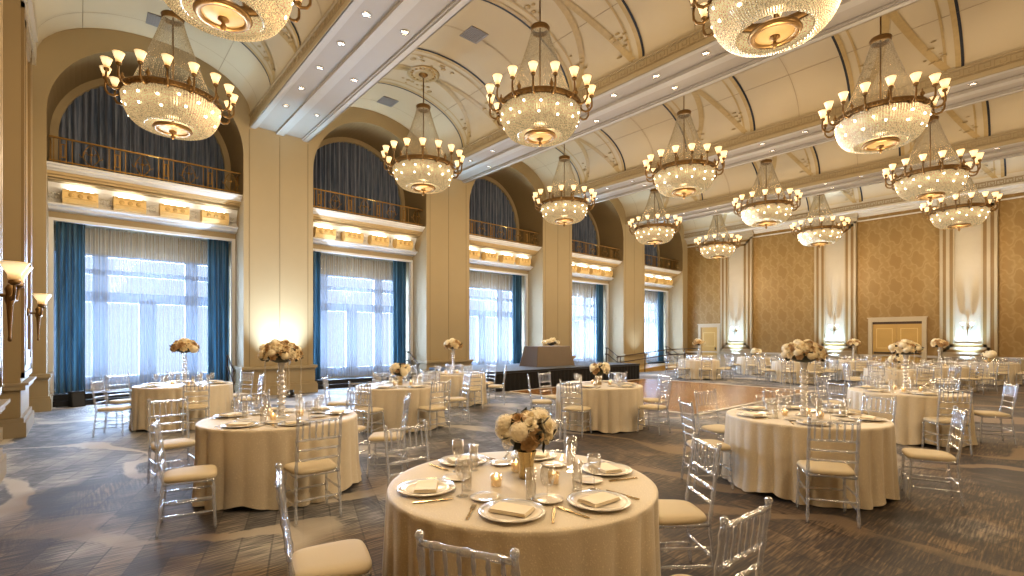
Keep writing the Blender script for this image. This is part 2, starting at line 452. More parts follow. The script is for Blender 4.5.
# ---- balcony slabs, friezes, lower cornices, niche floors
slab = MB(); ucor = MB(); frieze = MB(); cor = MB(); nf = MB(); wtrim = MB(); orn = MB()
XF = -16.4
for c in CB:
    y0, y1 = c-HO+.0, c+HO-.0
    slab.prism([(XB,5.72),(-15.5,5.72),(-15.5,5.68),(-15.55,5.665),(-15.57,5.62),(-15.64,5.60),(-15.66,5.575),(XB,5.575)], y0, y1); ucor.prism([(XB,5.575),(-15.72,5.575),(-15.74,5.52),(-15.80,5.50),(-15.82,5.46),(XF,5.44),(XB,5.44)], y0, y1)
    frieze.box(XB, XF, y0, y1, 4.57, 5.48)
    frieze.box(XF, -15.84, y0, y1, 5.40, 5.44)
    cor.prism([(XF,4.90),(-16.02,4.90),(-16.02,4.86),(-16.12,4.83),(-16.16,4.78),(-16.26,4.76),(XF,4.75)], y0, y1)
    # cyma-curved white ornament ground between the gold blocks
    pr = [(XF,5.40),(XF+.30,5.40),(XF+.27,5.30),(XF+.19,5.18),(XF+.16,5.05),(XF+.24,4.95),(XF+.33,4.90),(XF,4.90)]
    orn.prism(pr, y0, y1)
    for q in range(-2,3):
        for k in range(5):
            for j in range(4):
                orn.ball((XF+.20, c+q*.955-.09+.06*j*.9, 4.98+.085*k), .028, 6, 4)
    # white frame round the window opening
    for s in (-1,1):
        ya, yb = sorted((c+s*1.93, c+s*HO)); wtrim.box(XF-.1, XF+.03, ya, yb, .25, 4.57)
    wtrim.box(XF-.1, XF+.035, c-HO, c+HO, 4.53, 4.60)
    nf.box(XB, -16.05, c-HO, c+HO, 0, .13); nf.box(XB, -16.3, c-HO, c+HO, .13, .26)
M['cornice'] = paint('cornice_white', (.66,.66,.66), .45, var=.02)
struct('trim_4', slab, M['cornice']); struct('trim_21', ucor, paint('cornice_tan', (.50,.38,.21), .5)); struct('trim_5', frieze, M['cream']); struct('trim_6', cor, M['cornice'])
struct('trim_7', orn, M['cornice']); struct('trim_8', wtrim, M['cornice']); struct('floor_niche', nf, M['blackmetal'])

M['goldrelief'] = paint('gold_relief', (.60,.42,.17), .4)
# gold console blocks (each with its lens above)
def console():
    root = bpy.data.objects.new('gold_console_block', None); col.objects.link(root)
    pr = [(0,.34),(.46,.34),(.50,.31),(.50,.13),(.44,.04),(.34,.0),(0,.0)]
    b = MB().prism(pr, -.33, .33)
    obj('block', b, M['goldpanel'], root, True)
    o = MB()
    for y in (-.17, 0, .17):
        o.lathe([(.055,0),(.055,.012),(.03,.022),(.001,.03)], 12)
        n = len(o.v) - 48
        for i in range(n, len(o.v)):
            x, yy, z = o.v[i]; o.v[i] = (.50+z, y+yy, .215+x)
    for zz in (.145,.29): o.box(.50,.512,-.29,.29,zz-.01,zz+.01)
    obj('rosette_panel', o, M['goldrelief'], root)
    t = MB().box(.0,.47,-.335,.335,.34,.352)
    obj('top_face', t, M['white'], root)
    return tag(root, 'gold', 'cornice block', 'gold blocks in the balcony cornices')
PC = Proto(console())
lens = obj('cove_light', MB().box(-.03,.03,-.24,.24,0,.025), M['puck'])
tag(lens, 'l', 'light', 'small cove lights over the gold blocks'); PL = Proto(lens)
for k, c in enumerate(CB):
    for i, q in enumerate((-1.4325,-.4775,.4775,1.4325)):
        nm = f'{ORD[i]} from the left over the {ORD[k]} window bay'
        PC.place((XF, c+q, 4.885), 0, f'gold cornice block, {nm}')
        PL.place((XF+.38, c+q, 5.238), 0, f'cove light above the gold block {nm}')

# ---- balcony railings
def railing():
    root = bpy.data.objects.new('balcony_railing', None); col.objects.link(root)
    L = HO-.03
    obj('top_rail', MB().box(-.025,.025,-L,L,.605,.64), M['gold'], root)
    obj('bottom_rail', MB().box(-.02,.02,-L,L,.06,.09), M['gold'], root)
    for y in (-L+.02, L-.02):
        obj('end_return', MB().box(-.5,0,y-.015,y+.015,.60,.64).box(-.5,0,y-.012,y+.012,.06,.09).box(-.26,-.235,y-.012,y+.012,.08,.61).box(-.5,-.475,y-.012,y+.012,.0,.61), M['gold'], root)
    for i in range(4):
        yc = -L + (i+.5)*(2*L/4) + .0
        for d in (-.16,-.055,.055,.16):
            obj('baluster', MB().box(-.010,.010,yc-.25+d-.009,yc-.25+d+.009,.0,.60), M['gold'], root)
        obj('key_panel', MB().box(-.01,.01,yc-.29,yc-.21,.17,.19).box(-.01,.01,yc-.29,yc-.21,.47,.49).box(-.01,.01,yc-.29,yc-.275,.17,.49).box(-.01,.01,yc-.225,yc-.21,.17,.49), M['gold'], root)
        s = MB(); m = yc+.25
        for sg in (-1,1):
            s.tube([(0, m+sg*(.02+.16*S(t*PI)*(1-.4*t)), .09+.5*t) for t in [j/10 for j in range(11)]], .009, 5)
            s.tube([(0, m+sg*(.05+.17*t), .33+.07*S(t*2*PI)) for t in [j/8 for j in range(9)]], .008, 5)
        s.ball((0,m,.36),.035,8,6); s.tube([(0,m,.07),(0,m,.6)],.009,5)
        obj('scroll_ornament', s, M['gold'], root)
    return tag(root, 'r', 'railing', 'gilt railings on the balconies')
PRl = Proto(railing())
for k, c in enumerate(CB):
    PRl.place((-15.62, c, 5.72), 0, f'gilt metal balcony railing below the {ORD[k]} arched curtain')

# ---- curtains
def pleat(y0, y1, z0, z1, x, amp, folds, top=None, nv=6, seed=0):
    r = random.Random(seed); ph = [r.uniform(0,6.28) for _ in range(3)]
    def fn(u, v):
        y = y0 + (y1-y0)*u
        zt = top(y) if top else z1
        z = z0 + (zt-z0)*v
        q = u*folds*2*PI
        d = amp*(S(q + .6*S(q*.37+ph[0])) + .35*S(q*1.9+ph[1])) * (1.0-.25*v)
        return (x+d, y + .3*amp*S(q*.5+ph[2]), z)
    return MB().grid(fn, int(folds*8), nv)
ac = pleat(-HO+.01, HO-.01, 5.72, 9, 0, .055, 26, lambda y: SPR+math.sqrt(max(0.0009,(HO-.02)**2-y*y)), 8, 3)
PA = Proto(tag(obj('arched_curtain', ac, M['archcurtain']), 'a', 'curtain', 'slate curtains in the arches'))
sh = pleat(-1.95, 1.95, .27, 4.56, 0, .028, 40, None, 4, 5)
PS = Proto(tag(obj('sheer_curtain', sh, M['sheer']), 's', 'curtain', 'sheer window curtains'))
dl = pleat(-.29, .29,   .27, 4.56, 0, .075, 5, None, 8, 9)
PD = Proto(tag(obj('blue_drape', dl, M['drapeblue']), 'd', 'drape', 'blue side drapes'))
for k, c in enumerate(CB):
    PA.place((XB+.14, c, 0), 0, f'slate blue arched curtain above the {ORD[k]} window from the left')
    PS.place((-16.86, c, 0), 0, f'white sheer curtain filling the {ORD[k]} window from the left')
    PD.place((-16.66, c-1.62, 0), 0, f'blue drape at the left edge of the {ORD[k]} window')
    PD.place((-16.66, c+1.63, 0), PI, f'blue drape at the right edge of the {ORD[k]} window')

# ---- windows: four-light timber frame with transom, pane as a child
def window_frame():
    f = MB()
    def bar(y0,y1,z0,z1,d=.10): f.box(XB-.02-d, XB-.02, y0, y1, z0, z1)
    bar(-HO,-1.76,.26,3.95); bar(1.76,HO,.26,3.95); bar(-HO,HO,3.84,3.95); bar(-HO,HO,.26,.45)
    bar(-HO,HO,2.62,2.90,.14); bar(-1.20,-.88,.26,3.95,.12); bar(.88,1.20,.26,3.95,.12); bar(-.20,.20,.26,2.7,.12)
    bar(-HO,HO,3.36,3.50,.06); bar(-HO,HO,.26,.62,.08)
    return f
wf = window_frame().mesh('window_frame'); wp = MB().box(XB-.09,XB-.085,-HO,HO,.26,3.95).mesh('window_pane')
M['frame'] = paint('window_frame_paint', (.22,.29,.40), .5)
for k, c in enumerate(CB):
    o = struct(f'window_{k+1}', wf, M['frame']); o.location.y = c
    p = obj('pane', wp, M['pane'], o)
# niche handrails at the right jamb
def handrail():
    root = bpy.data.objects.new('stair_handrail', None); col.objects.link(root)
    for z in (.95, .62):
        obj('rail', MB().tube([(-.75,0,z+.20),(-.55,0,z+.20),(.10,0,z-.22),(.22,0,z-.22)], .022, 8), M['darkbronze'], root)
    obj('post', MB().tube([(.10,0,.0),(.10,0,.73)], .018, 8), M['darkbronze'], root)
    obj('post', MB().tube([(-.62,0,.26),(-.62,0,1.15)], .018, 8), M['darkbronze'], root)
    return tag(root, 'h', 'handrail', 'bronze handrails at the window steps')
PH = Proto(handrail())
for k, c in enumerate(CB):
    PH.place((-15.72, c+1.80, 0), 0, f'dark bronze handrail on the steps right of the {ORD[k]} window')

# ---- vaults, beams, ribs
NV = 28
def vpt(c, t, off=0.0):   # t in 0..1 across the vault
    a = PI*(1-t)
    return (c + (VH-off)*C_(a), VS + (VR-off)*S(a))
vm = MB()
for c in CB:
    vm.grid(lambda u, v, c=c: (XW-.1+(XR-XW+.3)*u, *vpt(c, v)), 1, NV)
struct('ceiling', vm, M['ceil'])
beamc = [CB[k]+PITCH/2 for k in range(4)]
def keyband():
    k = MB(); L = .26; h = .15; th = .018; n = int((XR-XW)/L)
    for i in range(n):
        x = XW + i*L
        def seg(x0,z0,x1,z1): k.box(x+min(x0,x1)*L-th/2, x+max(x0,x1)*L+th/2, -.012, .012, min(z0,z1)*h-th/2, max(z0,z1)*h+th/2)
        seg(0,0,0,1); seg(0,1,.75,1); seg(.75,1,.75,.3); seg(.75,.3,.35,.3); seg(.35,.3,.35,.65); seg(0,0,1,0) if False else seg(.75,.0,1,.0); seg(.75,.0,.75,.0); seg(.0,.0,.55,.0)
    k.box(XW, XR, -.015, .015, -.045, -.025); k.box(XW, XR, -.015, .015, h+.025, h+.045)
    return k.mesh('greek_key')
KM = keyband(); M['ribpaint'] = paint('beam_rib_paint', (.34,.305,.255), .55); M['keytan'] = paint('key_tan', (.28,.21,.115), .6)
for i, b in enumerate(beamc):
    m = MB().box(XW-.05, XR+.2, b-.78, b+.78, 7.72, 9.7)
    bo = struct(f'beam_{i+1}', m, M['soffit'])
    e = MB()
    for y0, y1, z in ((b-.80,b-.66,7.65),(b+.66,b+.80,7.65),(b-.11,b+.11,7.65)): e.box(XW-.05, XR+.2, y0, y1, z, 7.74)
    e.box(XW-.05,XR+.2,b-.66,b-.62,7.68,7.74).box(XW-.05,XR+.2,b+.62,b+.66,7.68,7.74)
    obj('beam_ribs', e, M['ribpaint'], bo)
    sd = MB()
    for s in (-1,1):
        y = b + s*.78
        for z0, z1, p in ((7.65,7.765,.035),(7.985,8.03,.05)): sd.box(XW-.05,XR+.2,min(y,y+s*p),max(y,y+s*p),z0,z1)
        kk = obj('greek_key_band', KM, M['keytan'], bo); kk.location = (0, y+s*.006, 7.815)
    sd.box(XW-.05,XR+.2,b-.79,b+.79,7.765,8.03)
    obj('beam_side', sd, M['cream'], bo)
# half beams with crown at near and far walls
hb = MB()
for (ya, yb, s) in ((YF+.2, CB[4]+VH-.02, -1),):
    hb.box(XW-.05, XR+.2, yb, ya, 7.752, 9.7)
    hb.box(XW-.05,XR+.2,yb-.02,yb+.2,7.66,7.75)
    for p, z0, z1 in ((.24,7.62,7.74),(.16,7.52,7.62),(.09,7.42,7.52),(.05,7.22,7.27)): hb.box(XW-.05, XR+.2, YF-p, YF+.1, z0, z1)
hb.box(XW-.05, XR+.2, YN-.2, CB[0]-VH+.02, 7.96, 9.7)
for p, z0, z1 in ((.26,7.80,7.95),(.16,7.65,7.80),(.08,7.5,7.65)): hb.box(XW-.05, XR+.2, YN-.1, YN+p, z0, z1)
struct('trim_9', hb, M['white'])
kk = struct('trim_10', KM, M['keytan']); kk.location = (0, CB[4]+VH-.03, 7.80)
# far-side half beam face colour band, slots, gilded ribs and medallions
sl = MB(); rib = MB(); joint = MB()
def arcstrip(mb, c, x0, x1, off, t0=0.0, t1=1.0, n=NV):
    mb.grid(lambda u, v: (x0+(x1-x0)*u, *vpt(c, t0+(t1-t0)*v, off)), 1, n)
for c in CB:
    for cx in CHX + [2.15]:
        for s in (-1,1):
            x = cx + s*1.12
            arcstrip(sl, c, x-.035, x+.035, .012)
            arcstrip(rib, c, x-s*.07-.05, x-s*.07+.05, .014)
            arcstrip(rib, c, x-s*.30-.025, x-s*.30+.025, .012)
            arcstrip(joint, c, x+s*1.25-.006, x+s*1.25+.006, .008)
        for s in (-1,1):    # diagonal groin bands, curved to the corners
            for half in (0,1):
                def fn(u, v, s=s, half=half, cx=cx, c=c):
                    d = v; tt = .5 + (.48*d if half else -.48*d)
                    xx = cx + s*(.84*d**1.7) + (u-.5)*.17
                    return (xx, *vpt(c, tt, .016))
                rib.grid(fn, 1, 16)
    for cx in CHX + [2.15]:
        rr_ = random.Random(int(cx*10))
        for s in (-1,1):
            for k in range(26):      # relief scrolls at the corners and crown of each ornamented panel
                end = k % 2; t_ = (.5 + (.5-end)*2*rr_.uniform(.30,.44)) if k < 16 else .5+rr_.uniform(-.10,.10)
                x_ = cx + s*(rr_.uniform(.45,.80) if k < 16 else rr_.uniform(.50,.75)); y_, z_ = vpt(c, t_, .015)
                rib.ball((x_, y_, z_), rr_.uniform(.035,.075), 8, 4, .12)
    for t in (.28,.72):
        y, z = vpt(c, t, .008)
        joint.box(XW, XR, y-.006, y+.006, z-.004, z)
struct('trim_11', sl, M['slot']); M['rib'] = paint('gilded_rib', (.36,.26,.115), .5, var=.25, scale=10); struct('trim_12', rib, M['rib']); 
M['joint'] = paint('ceiling_joint', (.27,.21,.13), .7); struct('trim_13', joint, M['joint'])
# ceiling medallions
md = MB()
md.lathe([(.46,.0),(.46,-.02),(.40,-.035),(.36,-.02),(.30,-.02),(.27,-.045),(.20,-.03),(.001,-.03)], 32, cap0=False)
for i in range(16):
    a = 2*PI*i/16; md.ball((.33*C_(a), .33*S(a), -.02), .035, 8, 4)
PM = Proto(tag(obj('ceiling_medallion', md, M['rib']), 'm', 'ceiling medallion', 'ceiling medallions above the chandeliers'))
# vents
vt = MB().box(-.26,.26,-.26,.26,-.02,.0)
for i in range(9): vt.box(-.23,.23,-.22+i*.05,-.20+i*.05,-.03,-.02)
PV = Proto(tag(obj('ceiling_vent', vt, M['vent']), 'v', 'vent', 'grey square vents in the vaults'))
for k, c in enumerate(CB):
    for j, x in enumerate((-14.45, -9.85, -5.05)):
        PV.place((x, c, VS+VR-.005), 0, f'grey square ceiling vent in the {ORD[k]} vault, {ORD[j]} from the windows')
# recessed downlights in beams
def downlight():
    root = bpy.data.objects.new('recessed_downlight', None); col.objects.link(root)
    obj('trim_ring', MB().lathe([(.075,-.0),(.085,-.012),(.058,-.016),(.05,.0)], 16, cap0=False, cap1=False), M['silver'], root)
    obj('lens', MB().lathe([(.05,-.006),(.001,-.006)], 16, cap0=False, cap1=False), M['lamp'], root)
    return tag(root, 'd', 'downlight', 'recessed downlights in the ceiling beams')
PDn = Proto(downlight())
for i, b in enumerate(beamc):
    for j in range(11):
        PDn.place((-13.5+1.2*j, b-.40, 7.72), 0, f'recessed downlight on the near row of the {ORD[i]} ceiling beam, {ORD[j]} from the windows')
    for j in range(5):
        PDn.place((-13.5+2.4*j, b+.40, 7.72), 0, f'recessed downlight on the far row of the {ORD[i]} ceiling beam, {ORD[j]} from the windows')

# ---- far wall, near wall, right wall
struct('wall_far', MB().box(XB-.3, XR+.2, YF, YF+.2, 0, 9.8), M['damask'])
struct('wall_near', MB().box(XB-.3, XR+.2, YN-.2, YN, 0, 9.8), M['damask'])
struct('wall_right', MB().box(XR, XR+.2, YN, YF, 0, 9.8), M['damask'])
def wainscot(mb, y, s):
    mb.box(XW, XR, min(y,y+s*.05), max(y,y+s*.05), .80, .86).box(XW, XR, min(y,y+s*.08), max(y,y+s*.08), .86, .90)
    mb.box(XW, XR, min(y,y+s*.06), max(y,y+s*.06), 0, .20)
tr = MB(); wainscot(tr, YF, -1); struct('baseboard_far', tr, M['white'])
tr = MB(); wainscot(tr, YN, 1); struct('baseboard_near', tr, M['white'])
wd = MB().box(XW, -14.75, YF-.012, YF, .2, .8).box(-13.25, -6.35, YF-.012, YF, .2, .8).box(-3.95, XR, YF-.012, YF, .2, .8)
struct('trim_14', wd, M['cream'])
# panelled pilasters with nested gilded frames on far and near walls
pil = MB(); pbase = MB(); FR = {}
for (yw, s, proj, xs) in ((YF, -1, .10, PANX+[2.1]), (YN, 1, .26, PANX)):
    fl, fd, pin = FR[s] = (MB(), MB(), MB())
    def bx(mb, x0, x1, p0, p1, z0, z1):
        a, b = yw+s*p0, yw+s*p1
        mb.box(x0, x1, min(a,b), max(a,b), z0, z1)
    for px in xs:
        bx(pil, px-.9, px+.9, 0, proj, .2, 7.55)
        bx(pin, px-.40, px+.40, proj, proj+.012, 1.30, 6.90)
        for hw, th, zz0, zz1, d, mb in ((.88,.09,.98,7.25,.045,fl),(.79,.11,1.07,7.16,.03,fd),(.68,.11,1.18,7.05,.05,fl),(.57,.11,1.29,6.94,.035,fd),(.46,.04,1.40,6.83,.045,fl)):
            bx(mb, px-hw, px-hw+th, proj, proj+d, zz0, zz1); bx(mb, px+hw-th, px+hw, proj, proj+d, zz0, zz1)
            bx(mb, px-hw, px+hw, proj, proj+d, zz0, zz0+th); bx(mb, px-hw, px+hw, proj, proj+d, zz1-th, zz1)
        bx(pbase, px-.96, px+.96, 0, proj+.06, .78, .86); bx(pbase, px-.98, px+.98, 0, proj+.10, .86, .90)
        bx(pbase, px-.96, px+.96, 0, proj+.07, 0, .24); bx(pbase, px-.94, px+.94, 0, proj+.04, .24, .32)
        bx(pbase, px-.94, px+.94, 0, proj+.06, 7.26, 7.45); bx(pbase, px-.98, px+.98, 0, proj+.12, 7.45, 7.74)
struct('trim_15', pil, M['cream'])
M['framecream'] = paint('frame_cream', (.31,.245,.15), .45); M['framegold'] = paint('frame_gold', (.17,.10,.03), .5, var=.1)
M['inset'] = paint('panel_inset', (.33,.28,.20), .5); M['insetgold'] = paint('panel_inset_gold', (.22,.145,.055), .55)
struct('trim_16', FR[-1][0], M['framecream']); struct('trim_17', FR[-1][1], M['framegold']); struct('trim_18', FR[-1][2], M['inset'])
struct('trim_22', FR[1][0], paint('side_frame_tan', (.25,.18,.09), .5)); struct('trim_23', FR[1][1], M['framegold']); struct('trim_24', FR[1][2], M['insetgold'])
struct('trim_19', pbase, paint('pilaster_trim', (.34,.28,.19), .5))

# doors in the far wall
def door(n, x0, x1, h, leaves):
    root = struct(f'door_{n}', MB().box(x0, x1, YF-.03, YF-.005, 0, h), M['doorwood'])
    cas = MB().box(x0-.16, x0, YF-.09, YF, 0, h).box(x1, x1+.16, YF-.09, YF, 0, h).box(x0-.16, x1+.16, YF-.09, YF, h, h+.16).box(x0-.2,x1+.2,YF-.11,YF,h+.16,h+.21)
    obj('door_casing', cas, M['trimc'], root)
    wl = (x1-x0)/leaves
    for i in range(leaves):
        a = x0+i*wl
        f = obj('door_leaf', MB().box(a+.012, a+wl-.012, YF-.05, YF-.03, .01, h-(.12 if leaves == 2 else .0)), M['doorwood'], root)
        p = MB()
        for z0, z1 in ((.2,.85),(1.2,h-.3)):
            p.box(a+.14,a+wl-.14,YF-.058,YF-.05,z0,z0+.03).box(a+.14,a+wl-.14,YF-.058,YF-.05,z1-.03,z1).box(a+.14,a+.17,YF-.058,YF-.05,z0,z1).box(a+wl-.17,a+wl-.14,YF-.058,YF-.05,z0,z1)
        if leaves == 2: 
            obj('push_bar', MB().box(a+.06,a+wl-.06,YF-.13,YF-.09,.96,1.03).box(a+.06,a+.12,YF-.1,YF-.05,.95,1.04).box(a+wl-.12,a+wl-.06,YF-.1,YF-.05,.95,1.04), M['darkbronze'], f)
        else:
            obj('door_handle', MB().box(a+wl-.14,a+wl-.08,YF-.10,YF-.05,1.0,1.14), M['darkbronze'], f)
        obj('moulding', p, M['gilt'], f)
    if leaves == 2: obj('door_shadow_head', MB().box(x0, x1, YF-.045, YF-.03, h-.11, h), M['darkbronze'], root)
M['trimc'] = paint('door_casing_cream', (.40,.33,.22), .5)
door(1, -14.50, -13.50, 2.32, 1); door(2, -6.05, -4.25, 2.42, 2)

# ------------------------------------------------------------------ wall sconces
def lathe_shade(r0, r1, h, seg=16):
    o = MB()
    prof = [(r0*.55,0),(r0,h*.08),(r0*1.12,h*.35),(r0*1.3+(r1-r0)*.25,h*.62),(r1*.86,h*.86),(r1,h)]
    o.lathe(prof, seg, cap1=False); o.lathe([(a*.93, b) for a, b in prof[::-1]], seg, cap0=False, cap1=False)
    return o
def sconce():
    root = bpy.data.objects.new('wall_sconce', None); col.objects.link(root)
    obj('backplate', MB().lathe([(.07,-.02),(.07,.0),(.05,.02),(.02,.03)], 16), M['bronze'], root).rotation_euler = (PI/2,0,0)
    obj('stem', MB().lathe([(.008,-.52),(.018,-.50),(.012,-.46),(.028,-.12),(.045,-.06),(.03,.0),(.045,.05),(.02,.10)], 12, (0,-.13,0)), M['bronze'], root)
    obj('wall_arm', MB().tube([(0,.0,-.02),(0,-.13,-.02)], .018, 8), M['bronze'], root)
    sm = lathe_shade(.05,.125,.19).mesh('glass_shade')
    for s in (-1,1):
        a = obj('arm', MB().tube([(0,-.13,-.02),(s*.08,-.15,-.07),(s*.16,-.17,-.06),(s*.20,-.18,.02),(s*.20,-.18,.10)], .014, 8).lathe([(.02,.08),(.05,.10),(.052,.125),(.03,.14)], 12, (s*.20,-.18,0)), M['bronze'], root)
        h = obj('glass_shade', sm, M['shade'], a); h.location = (s*.20,-.18,.13)
    return tag(root, 's', 'wall sconce', 'two-armed wall sconces')
PSc = Proto(sconce())
for i, x in enumerate(PANX):
    PSc.place((x, YF-.14, 2.08), 0, f'two-armed bronze sconce with lit shades on the {ORD[i]} far-wall panel').scale = (.72,)*3
for i, x in enumerate(PANX[:2]):
    PSc.place((x, YN+.30, 2.12), PI, ['distant bronze sconce with lit glass shade by the window corner', 'closer bronze torch sconce with flared glass shade on the panelled side wall'][i]).scale = (1,1,1)

# ------------------------------------------------------------------ chandeliers
NARM = 16
def chandelier():
    root = bpy.data.objects.new('crystal_chandelier', None); col.objects.link(root)
    Hc = VS+VR-CHZ
    obj('canopy', MB().lathe([(.13,Hc-.0),(.13,Hc-.05),(.07,Hc-.10),(.03,Hc-.13)], 20), M['bronze'], root)
    obj('stem', MB().tube([(0,0,Hc-.1),(0,0,-.55)], .016, 8), M['bronze'], root)
    obj('crown_ring', MB().lathe([(.17,1.655),(.185,1.65),(.20,1.68),(.19,1.71),(.21,1.745),(.20,1.765),(.16,1.76),(.16,1.67),(.17,1.655)], 28, cap0=False, cap1=False), M['bronze'], root)
    d = MB()
    for i in range(96):
        a = 2*PI*i/96
        pts = []
        for j in range(7):
            t = j/6; r = .185 + (.74-.185)*(t**1.12) ; pts.append((r*C_(a), r*S(a), 1.66-1.61*t))
        d.tube(pts, .006, 3, False)
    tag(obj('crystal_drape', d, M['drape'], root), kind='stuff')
    rg = MB().lathe([(.80,-.05),(.86,-.06),(.885,-.02),(.87,.02),(.885,.05),(.86,.075),(.80,.07),(.80,-.05)], 64, cap0=False, cap1=False)
    for i in range(64):
        a = 2*PI*i/64; rg.octa((.885*C_(a),.885*S(a),0), .018, .03)
    obj('ring', rg, M['bronze'], root)
    fin = MB().lathe([(.035,.06),(.025,.09),(.05,.12),(.045,.15),(.015,.19),(.02,.21),(.001,.25)], 8).mesh('finial')
    for i in range(8):
        a = 2*PI*(i+.25)/8
        f = obj('finial', fin, M['bronze'], root); f.location = (.85*C_(a), .85*S(a), 0)
    b = MB()
    def prof(t):   # bowl profile from ring to bottom ring
        ang = t*PI/2*.93
        return (.32+.53*C_(ang)**.52, -.06-.53*S(ang)**1.35) if ang < PI/2 else (.3,-.59)
    for i in range(104):
        a = 2*PI*i/104
        for j in range(28):
            r, z = prof((j+.5*(i%2))/28)
            b.octa((r*C_(a), r*S(a), z), .0175, .021)
    lin = [(prof(t/14)[0]-.022, prof(t/14)[1]+.012) for t in range(15)]
    b.lathe(lin, 72, cap0=False, cap1=False)
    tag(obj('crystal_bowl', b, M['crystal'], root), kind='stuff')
    obj('bottom_ring', MB().lathe([(.25,-.56),(.33,-.55),(.35,-.59),(.31,-.63),(.26,-.62),(.25,-.56)], 36, cap0=False, cap1=False), M['bronze'], root)
    obj('bottom_disc', MB().lathe([(.26,-.59),(.18,-.615),(.06,-.63),(.001,-.635)], 24, cap0=False), M['bowldisc'], root)
    obj('bottom_finial', MB().lathe([(.06,-.62),(.07,-.65),(.025,-.68),(.02,-.70),(.04,-.73),(.035,-.76),(.001,-.80)], 12), M['bronze'], root)
    arm = MB().tube([(.84,0,-.02),(.90,0,-.09),(.97,0,-.125),(1.05,0,-.10),(1.095,0,-.03),(1.10,0,.06),(1.09,0,.16)], [.02,.022,.024,.024,.022,.019,.017], 8)
    arm.lathe([(.02,.15),(.045,.17),(.05,.20),(.032,.22)], 10, (1.09,0,0)); am = arm.mesh('arm')
    sm = lathe_shade(.045,.098,.19).mesh('glass_shade')
    for i in range(NARM):
        a = 2*PI*(i+.5)/NARM
        o = obj('arm', am, M['bronze'], root); o.rotation_euler = (0,0,a)
        s = obj('glass_shade', sm, M['shade'], o); s.location = (1.09,0,.20)
    bm_ = MB().ball((0,0,0), .024, 8, 6).mesh('bulb')
    for n, t in ((15,.26),(12,.52)):
        for i in range(n):
            a = 2*PI*(i+.3*(n==12))/n; r, z = prof(t + .05*((i*7)%3-1))
            o = obj('bulb', bm_, M['bulb'], root); o.location = (r*C_(a), r*S(a), z)
    return tag(root, 'c', 'chandelier', 'crystal bowl chandeliers')
PCh = Proto(chandelier())
for k, c in enumerate(CB):
    for j, x in enumerate(CHX + [2.15]):
        if j == 3 or (k == 0 and j == 2):   # fixtures outside the picture: only their light
            where = None
        else: where = ['nearest the windows','in the middle','furthest from the windows'][j]
        if where: PCh.place((x, c, CHZ), 0.03*k+.05*j, f'bronze and crystal bowl chandelier in the {ORD[k]} ceiling vault, {where}')
        if where: PM.place((x, c, VS+VR-.01), 0, f'round gilt ceiling medallion in the {ORD[k]} vault, over the chandelier {where}')
        for dz, e in ((.60, 80), (-1.9, 490)):
            l = bpy.data.lights.new('chandelier_light', 'POINT'); l.energy = e; l.color = (1,.79,.53); l.shadow_soft_size = .35
            lo = bpy.data.objects.new('chandelier_light', l); lo.location = (x, c, CHZ+dz); col.objects.link(lo)

# ------------------------------------------------------------------ stage and dance floor
SX0, SX1, SY0, SY1 = -15.0, -11.6, 9.3, 17.2
st = thing('stage_platform', 'low stage platform with black skirt and grey top in front of the windows', 'stage')
obj('deck', MB().box(SX0, SX1, SY0, SY1, .55, .62), M['darktop'], st)
def skirt():
    o = MB()
    path = [(SX0,SY0,0,-1),(SX1-.03,SY0,0,-1),(SX1-.03,SY1,1,0)]
    n = 160
    o.grid(lambda u, v: (SX1-.01+.012*S(u*n*1.6)*(1-v*.6), SY0+(SY1-SY0)*u, .0+.57*v), n*2, 2)
    o.grid(lambda u, v: (SX0+(SX1-SX0)*u, SY0+.01+.012*S(u*n*.7)*(1-v*.6), .0+.57*v), n, 2)
    o.grid(lambda u, v: (SX0+(SX1-SX0)*u, SY1-.01+.012*S(u*n*.7)*(1-v*.6), .0+.57*v), n, 2)
    return o
obj('skirt', skirt(), M['black'], st)
obj('deck_edge', MB().box(SX1, SX1+.02, SY0, SY1, .57, .625), M['blackmetal'], st)
df = struct('floor_dance', MB().box(-11.35, -5.3, 9.95, 17.2, 0, .014), M['parquet'])
db = MB()
for a in ((-11.43,-5.22,9.87,9.95),(-11.43,-5.22,17.2,17.28),(-11.43,-11.35,9.87,17.28),(-5.3,-5.22,9.87,17.28)):
    db.box(a[0],a[1],a[2],a[3],0,.017)
struct('trim_20', db, paint('floor_edge_white', (.72,.69,.63), .4))

rp = thing('access_ramp', 'low wooden ramp along the window wall beyond the stage', 'ramp')
obj('ramp_surface', MB().prism([(18.6,.0),(18.6,.01),(22.8,.26),(26.6,.26),(26.6,.0)], -15.1, -13.9, 'X'), M['doorwood'], rp)
hr = thing('ramp_handrail', 'long dark bronze handrail rising along the wooden ramp', 'handrail')
for dz in (0, -.28):
    obj('rail', MB().tube([(-13.86,18.7,.78+dz),(-13.86,19.2,.83+dz),(-13.86,23.2,1.08+dz),(-13.86,26.5,1.10+dz)], .024, 8), M['darkbronze'], hr)
for yy, zz in ((19.0,.81),(21.0,.94),(23.0,1.07),(24.8,1.09),(26.4,1.10)):
    obj('post', MB().tube([(-13.86,yy,0),(-13.86,yy,zz)], .02, 8), M['darkbronze'], hr)
sp = thing('floor_speaker', 'small black loudspeaker on the floor below the first blue drape', 'speaker', (-15.88, -.06, 0), .3)
obj('cabinet', MB().prism([(-.12,0),(.14,0),(.10,.36),(-.12,.36)], -.13, .13), M['black'], sp)
obj('grille', MB().add([(.142,-.11,.02),(.142,.11,.02),(.106,.11,.34),(.106,-.11,.34)], [(0,1,2,3)]), M['blackmetal'], sp)
